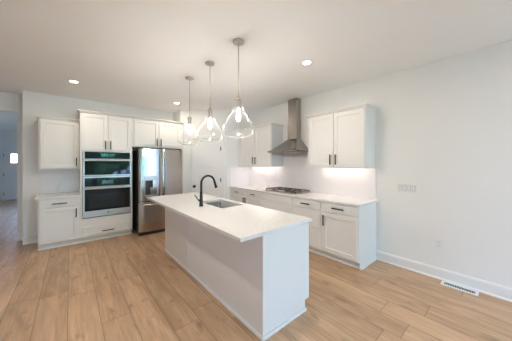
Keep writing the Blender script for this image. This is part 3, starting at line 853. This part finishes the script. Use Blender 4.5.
# ================================================================== pendants
PEND = [(1.414, 1.95, 'nearest'), (1.428, 2.62, 'middle'), (1.432, 3.285, 'farthest')]
def pendant():
    pn = thing('pendant_light', '', 'pendant light', (0, 0, HC))
    mb = MB(); mb.lathe([(0, 0), (0.064, 0), (0.064, -0.010), (0.058, -0.019), (0.02, -0.024), (0, -0.026)], (0, 0, -0.0005), 36); mb.build('ceiling_canopy', 'nickel', pn, 40)
    mb = MB(); mb.cyl((0, 0, -0.615), (0, 0, -0.024), 0.0055, 14); mb.build('rod', 'nickel', pn, 40)
    mb = MB(); mb.lathe([(0, -0.585), (0.012, -0.585), (0.030, -0.598), (0.034, -0.606), (0.034, -0.622), (0.022, -0.626), (0.019, -0.72), (0.0, -0.72)], (0, 0, -0.025), 28); mb.build('socket', 'nickel', pn, 40)
    mb = MB()
    mb.lathe([(0.033, -0.612), (0.034, -0.645), (0.038, -0.675), (0.050, -0.712), (0.073, -0.758), (0.106, -0.81), (0.139, -0.86), (0.161, -0.905), (0.171, -0.945), (0.170, -0.975), (0.157, -1.002), (0.128, -1.024), (0.08, -1.036), (0.0, -1.040)], (0, 0, -0.025), 48)
    g = mb.build('glass_shade', 'glass', pn, 60); part(g, 'clear bottle-shaped glass')
    mb = MB(); mb.lathe([(0, -0.696), (0.011, -0.698), (0.012, -0.72), (0.018, -0.76), (0.021, -0.79), (0.019, -0.815), (0.012, -0.828), (0, -0.832)], (0, 0, -0.05), 24)
    b = mb.build('bulb', 'bulb', pn, 60); part(b, 'glowing bulb')
    return pn
pn0 = pendant()
for i, (x, y, wd) in enumerate(PEND):
    if i == 0: o = pn0
    else:
        o = pn0.copy(); COL.objects.link(o)
        for ch in list(pn0.children):
            k = ch.copy(); COL.objects.link(k); k.parent = o
    o.location = (x, y, HC)
    o['label'] = {'nearest': 'clear glass pendant light nearest the camera, over near end of island',
                  'middle': 'middle one of the three clear glass pendant lights over the island',
                  'farthest': 'clear glass pendant light farthest from the camera, nearest the refrigerator'}[wd]
    o['group'] = 'pendant lights over the island'

# ================================================================== downlights
def downlight():
    dl = thing('recessed_light', '', 'recessed light', (0, 0, HC))
    mb = MB(); mb.lathe([(0.052, -0.001), (0.075, -0.001), (0.078, -0.005), (0.060, -0.009), (0.052, -0.006), (0.052, -0.001)], (0, 0, 0), 36); mb.build('trim_ring', 'trim', dl, 40)
    mb = MB(); mb.lathe([(0, -0.001), (0.052, -0.001), (0.052, -0.004), (0, -0.004)], (0, 0, 0), 32); part(mb.build('lens', 'ledbulb', dl), 'glowing lens')
    return dl
DL = [(0.045, 4.66, 'glowing recessed ceiling light in front of the ovens'),
      (2.40, 1.76, 'glowing recessed ceiling light between nearest pendant and right wall cabinet'),
      (1.80, 4.82, 'glowing recessed ceiling light in front of the refrigerator'),
      (0.045, 1.76, 'added recessed fill light directly over the viewer, outside the picture'),  # from here on unseen lamps, added to fill the room
      (0.045, -1.2, 'added recessed fill light, unseen behind the camera on the left'),
      (2.40, -1.2, 'added recessed fill light, unseen behind the camera on the right')]
dl0 = downlight()
for i, (x, y, lb) in enumerate(DL):
    if i == 0: o = dl0
    else:
        o = dl0.copy(); COL.objects.link(o)
        for ch in list(dl0.children):
            k = ch.copy(); COL.objects.link(k); k.parent = o
    o.location = (x, y, HC); o['label'] = lb; o['group'] = 'recessed ceiling lights'
    ld_ = bpy.data.lights.new('downlight', 'AREA'); ld_.shape = 'DISK'; ld_.size = 0.10; ld_.energy = DOWN_W * (REAR_K if i > 2 else 1); ld_.color = WARM; ld_.spread = math.radians(179)
    lo = bpy.data.objects.new('downlight', ld_); COL.objects.link(lo); lo.location = (x, y, HC - 0.012)

# ================================================================== wall plates and floor register
sw = thing('light_switch', 'white four gang switch plate on right wall beside the wall cabinet', 'light switch', (XR, 0.953, 1.15), RZ)
MB().box(-0.118, 0.118, -0.006, -0.0005, -0.06, 0.06, 0.002).build('cover_plate', 'plate', sw)
for k in range(4):
    xc = -0.0825 + k * 0.055
    r_ = MB().box(xc - .019, xc + .019, -0.0075, -0.006, -0.036, 0.036).build('switch_frame', 'slotdark', sw)
    MB().box(xc - .0165, xc + .0165, -0.0105, -0.0075, -0.033, 0.033, 0.001).build('rocker', 'plate', sw)
ot = thing('wall_outlet', 'white electrical outlet low on the right wall above the register', 'outlet', (XR, 0.60, 0.45), RZ)
MB().box(-0.04, 0.04, -0.006, -0.0005, -0.062, 0.062, 0.002).build('cover_plate', 'plate', ot)
mb = MB(); mb.box(-.0175, .0175, -0.0078, -0.006, -0.036, 0.036, 0.0005); f_ = mb.build('receptacle', 'plate', ot)
for s in (-1, 1):
    for xx in (-.007, .007): MB().box(xx - .0013, xx + .0013, -0.0082, -0.0078, s * .02 - .005, s * .02 + .005).build('slot', 'slotdark', f_)
rg = thing('floor_register', 'white metal floor vent register with dark slots beside the baseboard', 'floor register', (3.56, 0.395, 0.0))
mb = MB(); a, b_ = 0.065, 0.165
mb.box(-a, -0.035, -b_, b_, 0.0005, 0.006, 0.001); mb.box(0.035, a, -b_, b_, 0.0005, 0.006, 0.001)
mb.box(-0.035, 0.035, -b_, -0.138, 0.0005, 0.006, 0.001); mb.box(-0.035, 0.035, 0.138, b_, 0.0005, 0.006, 0.001)
mb.build('register_frame', 'trim', rg)
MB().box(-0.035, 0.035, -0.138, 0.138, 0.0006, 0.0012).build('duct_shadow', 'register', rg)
mb = MB()
for k in range(13):
    y = -0.126 + k * 0.021; mb.box(-0.035, 0.035, y - .0016, y + .0016, 0.0012, 0.0045)
mb.build('grille', 'plate', rg)

# ================================================================== outdoors (seen mirrored in the oven glass)
struct(MB().box(-22, 22, -26, YR - 0.6, -0.7, -0.5).build('ground_rear', 'lawn'), 'green lawn behind the house')
struct(MB().box(-24, -3.36, 6.4, 24, -0.7, -0.2).build('ground_side', 'lawn'))
struct(MB().box(-24, XL - T - .01, YR - 0.6, 6.39, -0.7, -0.2).build('ground_side', 'lawn'))
struct(MB().box(-3.35, 4, 13.8, 24, -0.7, -0.1).build('ground_entry', 'bounce_ground'))
struct(MB().box(-6, 6, -7.5, YR - 0.16, -0.5, -0.12).build('bounce_ground', 'bounce_ground'), 'pale ground slab added behind the house to bounce skylight')  # unseen slab, added to reflect sky light up to the ceiling
def tree(x, y, h, r):
    t_ = thing('tree', 'leafy green tree outside behind the camera, mirrored in the oven glass', 'tree', (x, y, -0.5), 0, 'trees behind the house')
    mb = MB(); mb.tube([(0, 0, 0), (0.05, 0, h * .35), (-0.03, 0.05, h * .7)], [0.18, 0.13, 0.07], 10); mb.build('trunk', 'bark', t_, 50)
    bm = bmesh.new()
    for k in range(60):
        a = random.uniform(0, 2 * PI); q = random.uniform(0, 1); zz = h * (.22 + .75 * q); rr = r * (1 - abs(q - .4)) * random.uniform(.2, .9)
        t = bmesh.new(); bmesh.ops.create_icosphere(t, subdivisions=2, radius=r * random.uniform(.28, .5))
        for v in t.verts: v.co *= random.uniform(.75, 1.2)
        bmesh.ops.translate(t, vec=(rr * math.cos(a), rr * math.sin(a), zz), verts=t.verts)
        me = bpy.data.meshes.new('t'); t.to_mesh(me); t.free(); bm.from_mesh(me); bpy.data.meshes.remove(me)
    mb = MB(); mb.bm.free(); mb.bm = bm; mb.build('foliage', 'leaf', t_)
for x, y, h_, r_ in ((-9.1, -12, 5.6, 1.7), (-3.8, -12, 5.4, 1.7), (1.5, -12, 6.0, 1.7), (6.8, -12, 6.0, 1.7), (-6.4, -18.5, 8.5, 1.8), (-1.1, -18.5, 8.5, 1.8), (4.2, -18.5, 8.0, 1.8)):
    tree(x, y, h_, r_)
